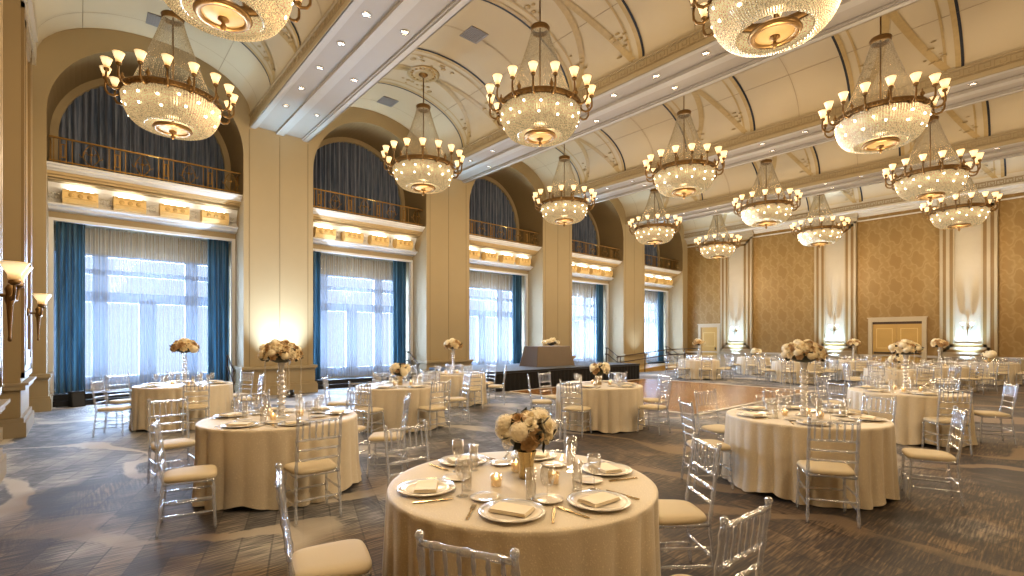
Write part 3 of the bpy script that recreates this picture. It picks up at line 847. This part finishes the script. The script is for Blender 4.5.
# sweetheart table on stage
sw = thing('stage_table', 'rectangular table under a fitted taupe cloth on the black stage', 'table', (-13.1, 13.35, .622))
def tapered(l0, w0, l1, w1, h):
    o = MB()
    n = 24
    def ring(l, w_):
        pts = []
        for cx, cy, a0 in ((w_/2-.03,l/2-.03,0),(-w_/2+.03,l/2-.03,PI/2),(-w_/2+.03,-l/2+.03,PI),(w_/2-.03,-l/2+.03,1.5*PI)):
            for i in range(4):
                a = a0 + i*PI/6; pts.append((cx+.03*C_(a), cy+.03*S(a)))
        return pts
    rows = [(ring(l0+(l1-l0)*t, w0+(w1-w0)*t), h*t) for t in (0,.3,.6,.97)] + [(ring(l1-.02,w1-.02),h)]
    vs = [(x,y,z) for r_, z in rows for x, y in r_]
    k = 16; fs = [(i*k+j, i*k+(j+1)%k, (i+1)*k+(j+1)%k, (i+1)*k+j) for i in range(len(rows)-1) for j in range(k)]
    fs.append(tuple((len(rows)-1)*k+j for j in range(k)))
    o.add(vs, fs, False); return o
obj('cloth_cover', tapered(2.05, .98, 1.75, .74, .74), M['taupe'], sw)

# ------------------------------------------------------------------ flowers
def petal_rose():
    o = MB(); r = random.Random(3)
    rings = [(3,.10,.26,.62,.0,1.5),(4,.20,.42,.60,.10,1.1),(5,.30,.62,.46,.22,.95),(6,.36,.86,.26,.32,.80),(6,.34,1.0,.02,.30,.78)]
    for ri, (n, r0, r1, h, curl, wd) in enumerate(rings):
        for k in range(n):
            ph = 2*PI*(k+.37*ri)/n + r.uniform(-.1,.1); w_ = wd*2*PI/n*.62
            def fn(u, v, ph=ph, w_=w_, r0=r0, r1=r1, h=h, curl=curl):
                s = (u-.5)*2
                sp = S(PI*(.18+.62*v))
                rad = r0 + (r1-r0)*(v**.8) + curl*.35*max(0,v-.6)**2*4*.4
                rad *= (1-.10*s*s)
                z = -.35 + (h+.35)*S(v*PI/2*.95) - curl*.35*max(0,v-.7)*1.3 - .10*s*s*v
                a = ph + s*w_*sp
                return (rad*C_(a), rad*S(a), z)
            o.grid(fn, 4, 4)
    o.ball((0,0,.1),.17,8,6,1.9); o.ball((0,0,-.12),.66,12,8,.62)
    return o.mesh('rose')
ROSE = petal_rose(); ROSE.materials.append(M['rose']); ROSE3 = ROSE.copy(); ROSE3.materials.clear(); ROSE3.materials.append(paint('toffee_rose', (.55,.38,.20), .55, var=.15, scale=14)); ROSE2 = ROSE.copy(); ROSE2.materials.clear(); ROSE2.materials.append(M['blush'])
HYD = MB()
_r = random.Random(5)
for i in range(70):
    zc = 1-2*(i+.5)/70*.82; ph = i*2.39996; q = math.sqrt(max(0,1-zc*zc))
    c0 = Vector((q*C_(ph), q*S(ph), zc))
    a = c0.orthogonal().normalized(); b = c0.cross(a)
    for k in range(4):
        an = k*PI/2+_r.uniform(0,1); d = a*C_(an)+b*S(an); e = c0.cross(d)
        p = c0*.92
        HYD.add([p, p+d*.13+e*.08+c0*.06, p+d*.2+c0*.05, p+d*.13-e*.08+c0*.06], [(0,1,2,3)], True)
HYD.ball((0,0,0), .86, 12, 8); HYD = HYD.mesh('hydrangea'); HYD.materials.append(M['rose'])
def look_rot(o, d, spin):
    o.rotation_euler = (d.to_track_quat('Z','Y').to_matrix() @ Matrix.Rotation(spin, 3, 'Z')).to_euler()
def leaves(cz, rad, n, flat, seed, rl=.07):
    o = MB(); r = random.Random(seed)
    for i in range(n):
        a = r.uniform(0,2*PI); e = r.uniform(-.5,1.0)
        d = Vector((C_(a)*C_(e), S(a)*C_(e), S(e)*flat)); p = Vector((0,0,cz)) + d*rad*r.uniform(.75,1.08)
        t = Vector((r.uniform(-1,1),r.uniform(-1,1),r.uniform(-.6,.8))).normalized(); t = (t*.6 + d.normalized()*.6).normalized()
        w_ = t.cross(Vector((r.uniform(-1,1),r.uniform(-1,1),r.uniform(-1,1)))).normalized()
        l = rl*r.uniform(.7,1.3)
        o.add([p, p+t*l*.5+w_*l*.28, p+t*l, p+t*l*.5-w_*l*.28], [(0,1,2,3)], True)
    return o
def blooms(root, n, cz, rad, flat, size, emin, seed, mix=.35, hyd=.22, hs=1.15):
    r = random.Random(seed)
    for i in range(n):
        zz = 1 - (1-emin)*(i+.5)/n; q = math.sqrt(max(0,1-zz*zz)); ph = i*2.39996+r.uniform(-.15,.15)
        d = Vector((q*C_(ph), q*S(ph), zz*flat))
        rr = rad*r.uniform(.90,1.04)
        kind = r.random()
        me = HYD if kind < hyd else (ROSE3 if kind < hyd+mix*.55 else (ROSE2 if kind < hyd+mix else ROSE))
        o = obj('hydrangea_head' if me is HYD else 'rose', me, None, root)
        o.location = (d.x*rr, d.y*rr, cz + d.z*rr)
        look_rot(o, Vector((d.x,d.y,d.z/flat+.25)), r.uniform(0,6)); s = size*r.uniform(.8,1.15)*(hs if me is HYD else 1); o.scale = (s,)*3
def stem_column(h):
    o = MB(); pr = [(.085,0),(.085,.012),(.04,.02)]
    n = 9
    for i in range(n):
        z0 = .02+(h-.18)*i/n; z1 = .02+(h-.18)*(i+1)/n
        pr += [(.022,z0+.004),(.040,(z0*.75+z1*.25)),(.044,(z0+z1)/2),(.040,(z0*.25+z1*.75)),(.022,z1-.004)]
    pr += [(.03,h-.14),(.042,h-.08),(.065,h-.02),(.075,h)]
    return o.lathe(pr, 16)
def tall_arrangement(n, full):
    root = bpy.data.objects.new('tall_rose_arrangement', None); col.objects.link(root)
    obj('crystal_column', stem_column(.68), M['crystalstem'], root)
    obj('foliage', leaves(.68, .185, 60, .65, 11, .06).ball((0,0,.69), .155, 12, 8, .6), M['leaf'], root)
    blooms(root, n, .675, .197, .74, .047 if full else .078, -.06, 21 if full else 22, .75, .10)
    if full:
        for i in range(5):
            a = 2*PI*(i+.2)/5
            s = MB()
            for j in range(22): s.octa((.2*C_(a), .2*S(a), .64-.0165*j), .0065, .009)
            s.ball((.2*C_(a), .2*S(a), .27), .014, 8, 6)
            tag(obj('bead_strand', s, M['blackmetal'] if False else M['crystalstem'], root))
    return tag(root, 't', 'flower arrangement', 'tall rose centrepieces')
M['vase'] = paint('gilt_mercury_vase', (.55,.44,.24), .22, metal=.8, var=.35, scale=30)
def low_arrangement(n, size):
    root = bpy.data.objects.new('low_rose_arrangement', None); col.objects.link(root)
    v = MB().lathe([(.046,0),(.05,.006),(.042,.05),(.048,.12),(.062,.17)], 20, cap1=False)
    obj('vase', v, M['vase'], root)
    st_ = MB(); r = random.Random(4)
    for i in range(10):
        a = r.uniform(0,6.28); st_.tube([(.02*C_(a),.02*S(a),.01),(.035*C_(a+2),.035*S(a+2),.17),(.06*C_(a+2),.06*S(a+2),.24)], .004, 5)
    obj('flower_stems', st_, M['leaf'], root)
    obj('foliage', leaves(.265, .140, 46, .8, 12, .075).ball((0,0,.265), .112, 12, 8, .85), M['leaf'], root)
    blooms(root, n, .275, .152, .80, size, -.35, 37, .25, .22, 1.55)
    return tag(root, 'l', 'flower arrangement', 'low rose centrepieces')
PTF, PTn = Proto(tall_arrangement(88, True)), Proto(tall_arrangement(24, False))
PLF, PLn = Proto(low_arrangement(20, .050)), Proto(low_arrangement(15, .08))
# long low arrangement on the stage table
lg = thing('low_rose_spray', 'wide low spray of ivory roses on the taupe stage table', 'flower arrangement', (-13.0, 13.45, 1.362))
obj('foliage', leaves(.10,.16,50,.35,14).ball((0,0,.09),.14,10,6,.5), M['leaf'], lg)
r_ = random.Random(8)
for i in range(18):
    o = obj('rose', ROSE if i % 3 else HYD, None, lg); y = r_.uniform(-.40,.40); h = .20*(1-(abs(y)/.45)**2)
    o.location = (r_.uniform(-.10,.16), y, .09+h*r_.uniform(.5,1)); o.scale = (.075,)*3
    look_rot(o, Vector((.7,y,.8)), r_.uniform(0,6))

# ------------------------------------------------------------------ chairs
def turned(pts, r, bumps):
    """bamboo-turned rod between two points"""
    a, b = Vector(pts[0]), Vector(pts[1]); P = []; Q = []
    n = bumps*4
    for i in range(n+1):
        t = i/n; P.append(a.lerp(b, t)); Q.append(r*(1.38 if i % 4 == 2 else 1.0))
    return P, Q
def chair(full):
    root = bpy.data.objects.new('chiavari_chair', None); col.objects.link(root)
    A = M['acrylic']; W = .185
    # cushion: rounded-trapezoid pad
    def pad(u, v):
        a = u*2*PI
        c_, s_ = C_(a), S(a)
        e = .45
        x = math.copysign(abs(c_)**e, c_); y = math.copysign(abs(s_)**e, s_)
        rr, z = [(.0,.478),(.55,.478),(.82,.475),(.96,.466),(1.0,.452),(1.0,.438),(.97,.430),(.0,.430)][int(round(v*7))]
        tap = 1 + .08*y
        return (x*.205*rr*tap, .0+y*.20*rr, z)
    obj('seat_cushion', MB().grid(pad, 32, 7), M['cushion'], root)
    sg = 7 if full else 4
    legs = []
    for s in (-1,1):
        m = MB(); P, Q = turned(((s*(W+.012),.185,0),(s*W,.17,.415)), .0125, 3 if full else 1); m.tube(P, Q, sg)
        legs.append(m)
    backs = []
    for s in (-1,1):
        m = MB(); P, Q = turned(((s*(W+.01),-.225,0),(s*W,-.185,.43)), .0130, 3 if full else 1)
        P2, Q2 = turned(((s*W,-.185,.43),(s*W,-.250,.93)), .0130, 4 if full else 1)
        m.tube(P+P2[1:], Q+Q2[1:], sg); 
        if full: m.ball((s*W,-.2505,.935), .018, 8, 6)
        backs.append(m)
    fr = MB()
    c4 = [(-W,-.18,.42),(W,-.18,.42),(W+.01,.17,.42),(-W-.01,.17,.42)]
    for i in range(4): fr.tube([c4[i], c4[(i+1)%4]], .014, sg)
    def yb(z): return -.185 - (z-.43)*.13
    rails = []
    for z, rr in ((.905,.0125),(.74,.0105),(.65,.0105),(.56,.0105)):
        P, Q = turned(((-W,yb(z),z),(W,yb(z),z)), rr, 3 if full else 1); rails.append(MB().tube(P, Q, sg))
    spin = []
    for i in range(6):
        x = -W + 2*W*(i+.8)/6.6
        P, Q = turned(((x,yb(.74),.74),(x,yb(.905),.905)), .0075, 2 if full else 1); spin.append(MB().tube(P, Q, sg))
    stre = []
    for s in (-1,1):
        for z in (.15,.27):
            P, Q = turned(((s*W,-.21,z),(s*W,.18,z)), .0095, 2 if full else 1); stre.append(MB().tube(P, Q, sg))
    for y, z in ((.18,.21),(-.205,.21)):
        P, Q = turned(((-W,y,z),(W,y,z)), .0095, 2 if full else 1); stre.append(MB().tube(P, Q, sg))
    if full:
        for m in legs: obj('front_leg', m, A, root)
        for m in backs: obj('rear_leg', m, A, root)
        obj('seat_frame', fr, A, root)
        for m in rails: obj('back_rail', m, A, root)
        for m in spin: obj('spindle', m, A, root)
        for m in stre: obj('stretcher', m, A, root)
    else:
        def join(ms):
            o = MB()
            for m in ms: o.add(m.v, m.f, True)
            return o
        for m in legs: obj('front_leg', m, A, root)
        for m in backs: obj('rear_leg', m, A, root)
        obj('seat_frame', join([fr]+stre), A, root)
        obj('backrest', join(rails+spin), A, root)
    return tag(root, 'c', 'chair', None)
PCF, PCn = Proto(chair(True)), Proto(chair(False))

# ------------------------------------------------------------------ table settings
M['platerim'] = paint('pale_silver_rim', (.80,.78,.74), .25, metal=.35)
def charger():
    o = bpy.data.objects.new('charger_plate', None); col.objects.link(o)
    obj('plate', MB().lathe([(.001,.006),(.10,.006),(.115,.010),(.150,.016),(.150,.020),(.115,.014),(.10,.010),(.001,.010)][::1], 32, cap0=False, cap1=False), M['china'], o)
    obj('rim', MB().lathe([(.150,.016),(.165,.017),(.166,.021),(.150,.0205)], 32, cap0=False, cap1=False), M['platerim'], o)
    return tag(o, 'c', 'plate', None)
def napkin():
    o = MB()
    for i, (w_, d) in enumerate(((.10,.062),(.098,.060),(.094,.058))):
        o.grid(lambda u, v, i=i, w_=w_, d=d: ((u-.5)*2*w_, (v-.5)*2*d, .0175+.005*i+.003*S(u*5+i)*S(v*3.1)), 8, 5)
        o.box(-w_, w_, -d, d, .012+.005*i, .0165+.005*i)
    return tag(obj('folded_napkin', o, M['napkin']), 'n', 'napkin', None)
def bread():
    return tag(obj('bread_plate', MB().lathe([(.001,.003),(.05,.003),(.085,.011),(.086,.014),(.05,.007),(.001,.006)], 24, cap0=False, cap1=False), M['china']), 'b', 'plate', None)
def wine():
    o = bpy.data.objects.new('wine_glass', None); col.objects.link(o)
    obj('bowl', MB().lathe([(.004,.085),(.022,.095),(.036,.125),(.040,.155),(.036,.205),(.034,.205),(.038,.155),(.034,.127),(.020,.099),(.001,.090)], 20, cap0=False), M['glass'], o)
    obj('stem', MB().lathe([(.034,0),(.034,.003),(.008,.008),(.004,.02),(.004,.085)], 16), M['glass'], o)
    return tag(o, 'w', 'glass', None)
def flute():
    o = bpy.data.objects.new('water_goblet', None); col.objects.link(o)
    obj('bowl', MB().lathe([(.028,.0),(.030,.006),(.028,.02),(.030,.17),(.028,.17),(.026,.02),(.001,.016)], 20, cap1=False), M['glass'], o)
    return tag(o, 'g', 'glass', None)
def fork():
    o = MB().box(-.006,.006,-.10,.035,.002,.005).box(-.012,.012,.03,.055,.003,.006)
    for x in (-.010,-.0033,.0033,.010): o.box(x-.002,x+.002,.05,.10,.004,.0065)
    return tag(obj('fork', o, M['flatware']), 'f', 'fork', None)
def knife():
    o = MB().box(-.006,.006,-.11,.0,.002,.007)
    o.add([(-.008,0,.003),(.008,0,.003),(.010,.06,.003),(.004,.11,.003),(-.006,.10,.003)],[(0,1,2,3,4)]).add([(-.008,0,.006),(.008,0,.006),(.010,.06,.006),(.004,.11,.006),(-.006,.10,.006)],[(0,1,2,3,4)])
    return tag(obj('knife', o, M['flatware']), 'k', 'knife', None)
def votive():
    o = bpy.data.objects.new('votive_candle', None); col.objects.link(o)
    obj('glass_cup', MB().lathe([(.026,0),(.030,.004),(.036,.065),(.034,.065),(.028,.008),(.001,.006)], 16, cap1=False), M['votive'], o)
    obj('wax', MB().lathe([(.022,.008),(.022,.032),(.001,.034)], 12), M['cushion'], o)
    obj('flame', MB().lathe([(.001,.036),(.010,.047),(.009,.056),(.001,.082)], 8), M['candle'], o)
    return tag(o, 'v', 'candle', None)
PCg, PNk, PBr, PWn, PFl, PFk, PKn, PVo = [Proto(f()) for f in (charger, napkin, bread, wine, flute, fork, knife, votive)]

# ------------------------------------------------------------------ round tables
TZ, TR = .762, .80
def tablecloth(seed):
    r = random.Random(seed); nf_ = r.choice((25,27,28,30))
    ph = [r.uniform(0,6.28) for _ in range(6)]
    n = 232
    rows = [(0,0)] 
    o = MB()
    def pos(a, t):   # t: 0 top edge .. 1 floor
        q_ = abs(S(nf_*a*.5*2/2+1.2*S(2*a+ph[0])*.6+ph[1])); fold = (q_**.7 - .75) * (.65+.35*S(5*a+ph[3])) + .12*S(9*a+ph[2])
        flare = .008*t + .014*t*t + (.018*max(0,t-.82)/.18*(.5+.5*S(5*a+ph[4])) if t > .82 else 0)
        rr = TR + .004*t + flare + .085*(t**.5)*min(fold,.32)*(1 if t > .02 else 0)
        z = TZ*(1-t) + .004
        if t > .82: z = max(.006, z + (.006+.052*(.5+.5*S(9*a+ph[5]))*(.5+.5*S(4*a+ph[2])))*(t-.82)/.18)
        return (rr*C_(a), rr*S(a), z)
    ts = [0,.012,.04,.1,.2,.32,.45,.58,.7,.8,.88,.94,1.0]
    vs = []; fs = []
    for rad in (.0001,.3,.6,.765,.792):
        for i in range(n):
            a = 2*PI*i/n; vs.append((rad*C_(a), rad*S(a), TZ+.004 if rad < .78 else TZ+.001))
    for t in ts[1:]:
        for i in range(n): vs.append(pos(2*PI*i/n, t))
    R_ = len(vs)//n
    for j in range(R_-1):
        for i in range(n):
            i2 = (i+1) % n; fs.append((j*n+i, (j+1)*n+i, (j+1)*n+i2, j*n+i2))
    o.add(vs, fs, True)
    return o
CAMYAW = R(48.6)
BINS = ['on the camera side','front right','on the right','back right','on the far side','back left','on the left','front left']
TABLES = [
 # x, y, angles of seats, flowers, phrase, detail
 (-2.21, 2.03, ((-111,1.10,5),(-178,1.09,0),(129,1.09,0),(68,1.09,-16),(1,1.10,-4),(-47.5,1.115,-18)), 'low', 'closest table', 2),
 (-5.75, 1.67, ((-55,1.15,-45),(-136,1.27,-40),178,118,(76,1.16,-23),(-3,1.11,0)), 'tall', 'tall-flower table before the first pier', 2),
 (-11.15, 1.50, ((-68,1.14,-45),(-130,1.14,-30),0,65,115,178), 'tall', 'tall-flower table at the first window', 1),
 (-8.28, 4.50, (-57,2,73,-122,168,122), 'low', 'low-flower table at the second window', 1),
 (-10.3, 7.10, (-13,42,-60,-110,95,145,-160), 'tall', 'tall-flower table by the second pier', 1),
 (-5.85, 7.35, (-72,-132,-175,6,112,60), 'low', 'low-flower table facing the stage', 1),
 (-1.96, 6.10, (-63,-130,168,21,72,121), 'tall', 'near tall-flower table right of dance floor', 2),
 (-1.78, 10.3, (-56,27,75,168,122,-122), 'tall', 'far tall-flower table right of dance floor', 1),
 (-2.70, 20.5, None, 'tall', 'tall-flower table left of third wall panel', 0),
 (-1.90, 24.8, None, 'low', 'low-flower table below the third wall panel', 0),
 (-3.20, 17.5, None, 'low', 'low-flower table facing the double door', 0),
 (-6.80, 20.3, None, 'low', 'low-flower table below the second wall panel', 0),
 (-5.60, 22.9, None, 'tall', 'tall-flower table left of the double door', 0),
 (-10.1, 19.2, None, 'tall', 'tall-flower table beyond the dance floor', 0),
 (-9.60, 23.6, None, 'low', 'low-flower table right of first wall panel', 0),
]
for ti, (tx, ty, angs, flo, ph, det) in enumerate(TABLES):
    if angs is None:
        off = (ti*17) % 45; angs = tuple(off + 45*i for i in range(8))
    cl = tag(obj('tablecloth', tablecloth(ti+1), M['cloth']), f'floor-length champagne cloth over the {ph}', 'tablecloth', 'champagne cloths on the round tables')
    cl.location = (tx, ty, 0); cl.rotation_euler.z = ti*.7
    view = math.atan2(-ty, -tx)      # direction from the table to the camera
    used = set()
    def word(a):
        d = (math.degrees(R(a)-view)) % 360
        best = sorted(range(8), key=lambda b: min(abs(d-45*b), 360-abs(d-45*b)))
        for b in best:
            if b not in used: used.add(b); return BINS[b]
    tz = TZ + .005
    vused = set()
    def vword(a):
        d = (math.degrees(a-view)) % 360
        for b in sorted(range(8), key=lambda b: min(abs(d-45*b), 360-abs(d-45*b))):
            if b not in vused: vused.add(b); return BINS[b]
    P = (PTF if det == 2 or ti == 7 else PTn) if flo == 'tall' else (PLF if det == 2 or ti in (3,5) else PLn)
    P.place((tx-.017, ty+.055, tz) if ti == 0 else (tx, ty, tz), ti*1.1, f'{"tall crystal-stemmed dome" if flo == "tall" else "low ball"} of ivory roses on the {ph}')
    for i in range(3):
        a = 2*PI*i/3 + ti*.9 + .5
        PVo.place((tx+.20*C_(a), ty+.20*S(a), tz), 0, f'lit votive candle {vword(a)} of the {ph}', 'votive candles on the round tables')
    for a in angs:
        CR, jit = 1.09, rnd.uniform(-.06,.06)
        if isinstance(a, tuple): a, CR, jit = a[0], a[1], R(a[2])
        wd = word(a); ra = R(a)
        Pc = PCF if det >= 1 else PCn
        Pc.place((tx+CR*C_(ra), ty+CR*S(ra), 0), ra+PI/2+jit, f'clear chiavari chair {wd} of the {ph}', 'clear chiavari chairs with ivory cushions')
        rz = ra+PI/2
        ux, uy = Vector((C_(ra), S(ra), 0)), Vector((-S(ra), C_(ra), 0))   # outward, to the guest's right when facing in -> sign below
        base = Vector((tx, ty, tz))
        def at(o_, s_): return base + ux*o_ + uy*s_
        PCg.place(at(.585,0), rz, f'silver-rimmed charger plate {wd} of the {ph}', 'charger plates')
        PNk.place(at(.585,0)+Vector((0,0,.004)), rz+rnd.uniform(-.4,.4), f'folded champagne napkin {wd} of the {ph}', 'folded napkins')
        PWn.place(at(.42,.17), 0, f'stemmed wine glass {wd} of the {ph}', 'stemmed wine glasses')
        PFl.place(at(.37,.08), 0, f'straight tall tumbler {wd} of the {ph}', 'straight tumblers')
        if det >= 1:
            PBr.place(at(.37,-.165), 0, f'small bread plate {wd} of the {ph}', 'bread plates')
            PFk.place(at(.585,-.205), rz, f'gold-toned fork {wd} of the {ph}', 'forks')
            PKn.place(at(.585,.205), rz, f'gold-toned knife {wd} of the {ph}', 'knives')

# ------------------------------------------------------------------ uplights (fixtures on the floor + spots, plus added washes without fixtures)
def upl():
    root = bpy.data.objects.new('floor_uplight', None); col.objects.link(root)
    obj('base', MB().box(-.09,.09,-.10,.10,0,.03), M['blackmetal'], root)
    obj('lamp_can', MB().lathe([(.07,.05),(.085,.06),(.085,.20),(.075,.20),(.07,.07)], 16, cap1=False), M['blackmetal'], root)
    obj('yoke', MB().box(-.10,-.09,-.015,.015,.02,.15).box(.09,.10,-.015,.015,.02,.15), M['blackmetal'], root)
    return tag(root, 'u', 'uplight', 'black floor uplights')
PU = Proto(upl())
def spot(loc, tgt, e, colr, size=1.1, blend=1.0, rad=.06):
    l = bpy.data.lights.new('upward_spot', 'SPOT'); l.energy = e; l.color = colr; l.spot_size = size; l.spot_blend = blend; l.shadow_soft_size = rad
    o = bpy.data.objects.new('upward_spot', l); o.location = loc
    o.rotation_euler = (Vector(tgt)-Vector(loc)).to_track_quat('-Z','Y').to_euler(); col.objects.link(o)
for k in range(4):
    y = beamc[k]
    PU.place((XW+1.0, y, 0), 0, f'small black uplight at the foot of the {ORD[k]} pier')
    spot((XW+1.0, y, .22), (XW-.05, y, 2.9), [4300,1700,2200,2200][k], (.62,.78,1.0), 1.15)
for y in beamc:
    spot((XW+.75, y, 4.6), (XW+1.15, y, 7.7), 1300, (.36,.66,1.0), .95)  # added blue wash for the beam ends, hangs free with no fixture
for c in CB:
    spot((XW-.15, c, 5.95), (XW+2.2, c, 9.6), 800, (.62,.82,1.0), 1.9)  # added cool wash over the vaults from the balconies, no fixture built
for i, x in enumerate(PANX):
    PU.place((x, YF-.45, 0), 0, f'small black uplight at the foot of the {ORD[i]} far-wall panel')
    spot((x, YF-.60, .22), (x, YF, 3.0), 5200, (.38,.64,1.0), .95)
    spot((x, YF-.55, 7.6), (x, YF-3.0, 9.6), 600, (.62,.82,1.0), 1.9)  # added cool vault wash above the panel, no fixture built

# ------------------------------------------------------------------ daylight and fill
for k, c in enumerate(CB):
    l = bpy.data.lights.new('window_daylight', 'AREA'); l.shape = 'RECTANGLE'; l.size = 4.0; l.size_y = 3.8; l.energy = 7500; l.color = (.60,.76,1.0)
    o = bpy.data.objects.new('window_daylight', l); o.location = (XB-.75, c, 2.1); o.rotation_euler = (0, -PI/2, 0); col.objects.link(o)
wld = bpy.data.worlds.new('sky'); scn.world = wld; wld.use_nodes = True
bg = wld.node_tree.nodes['Background']; bg.inputs[0].default_value = (.66,.77,.98,1); bg.inputs[1].default_value = 2.9

# ------------------------------------------------------------------ camera
cam = bpy.data.cameras.new('camera'); co = bpy.data.objects.new('camera', cam); col.objects.link(co)
co.location = (0,0,1.63); co.rotation_euler = (PI/2, 0, CAMYAW)
cam.sensor_width = 36; cam.lens = 490/1024*36; cam.shift_y = 51/1024; cam.clip_end = 200
scn.camera = co
scn.cycles.use_denoising = True
try: scn.cycles.denoiser = 'OPENIMAGEDENOISE'
except Exception: pass
scn.cycles.max_bounces = 8; scn.cycles.diffuse_bounces = 4; scn.cycles.glossy_bounces = 3; scn.cycles.transparent_max_bounces = 24; scn.cycles.transmission_bounces = 6
scn.cycles.sample_clamp_indirect = 6; scn.cycles.caustics_reflective = False; scn.cycles.caustics_refractive = False
scn.view_settings.view_transform = 'Standard'
scn.view_settings.look = 'None'
scn.view_settings.exposure = -0.98
scn.view_settings.gamma = 0.90
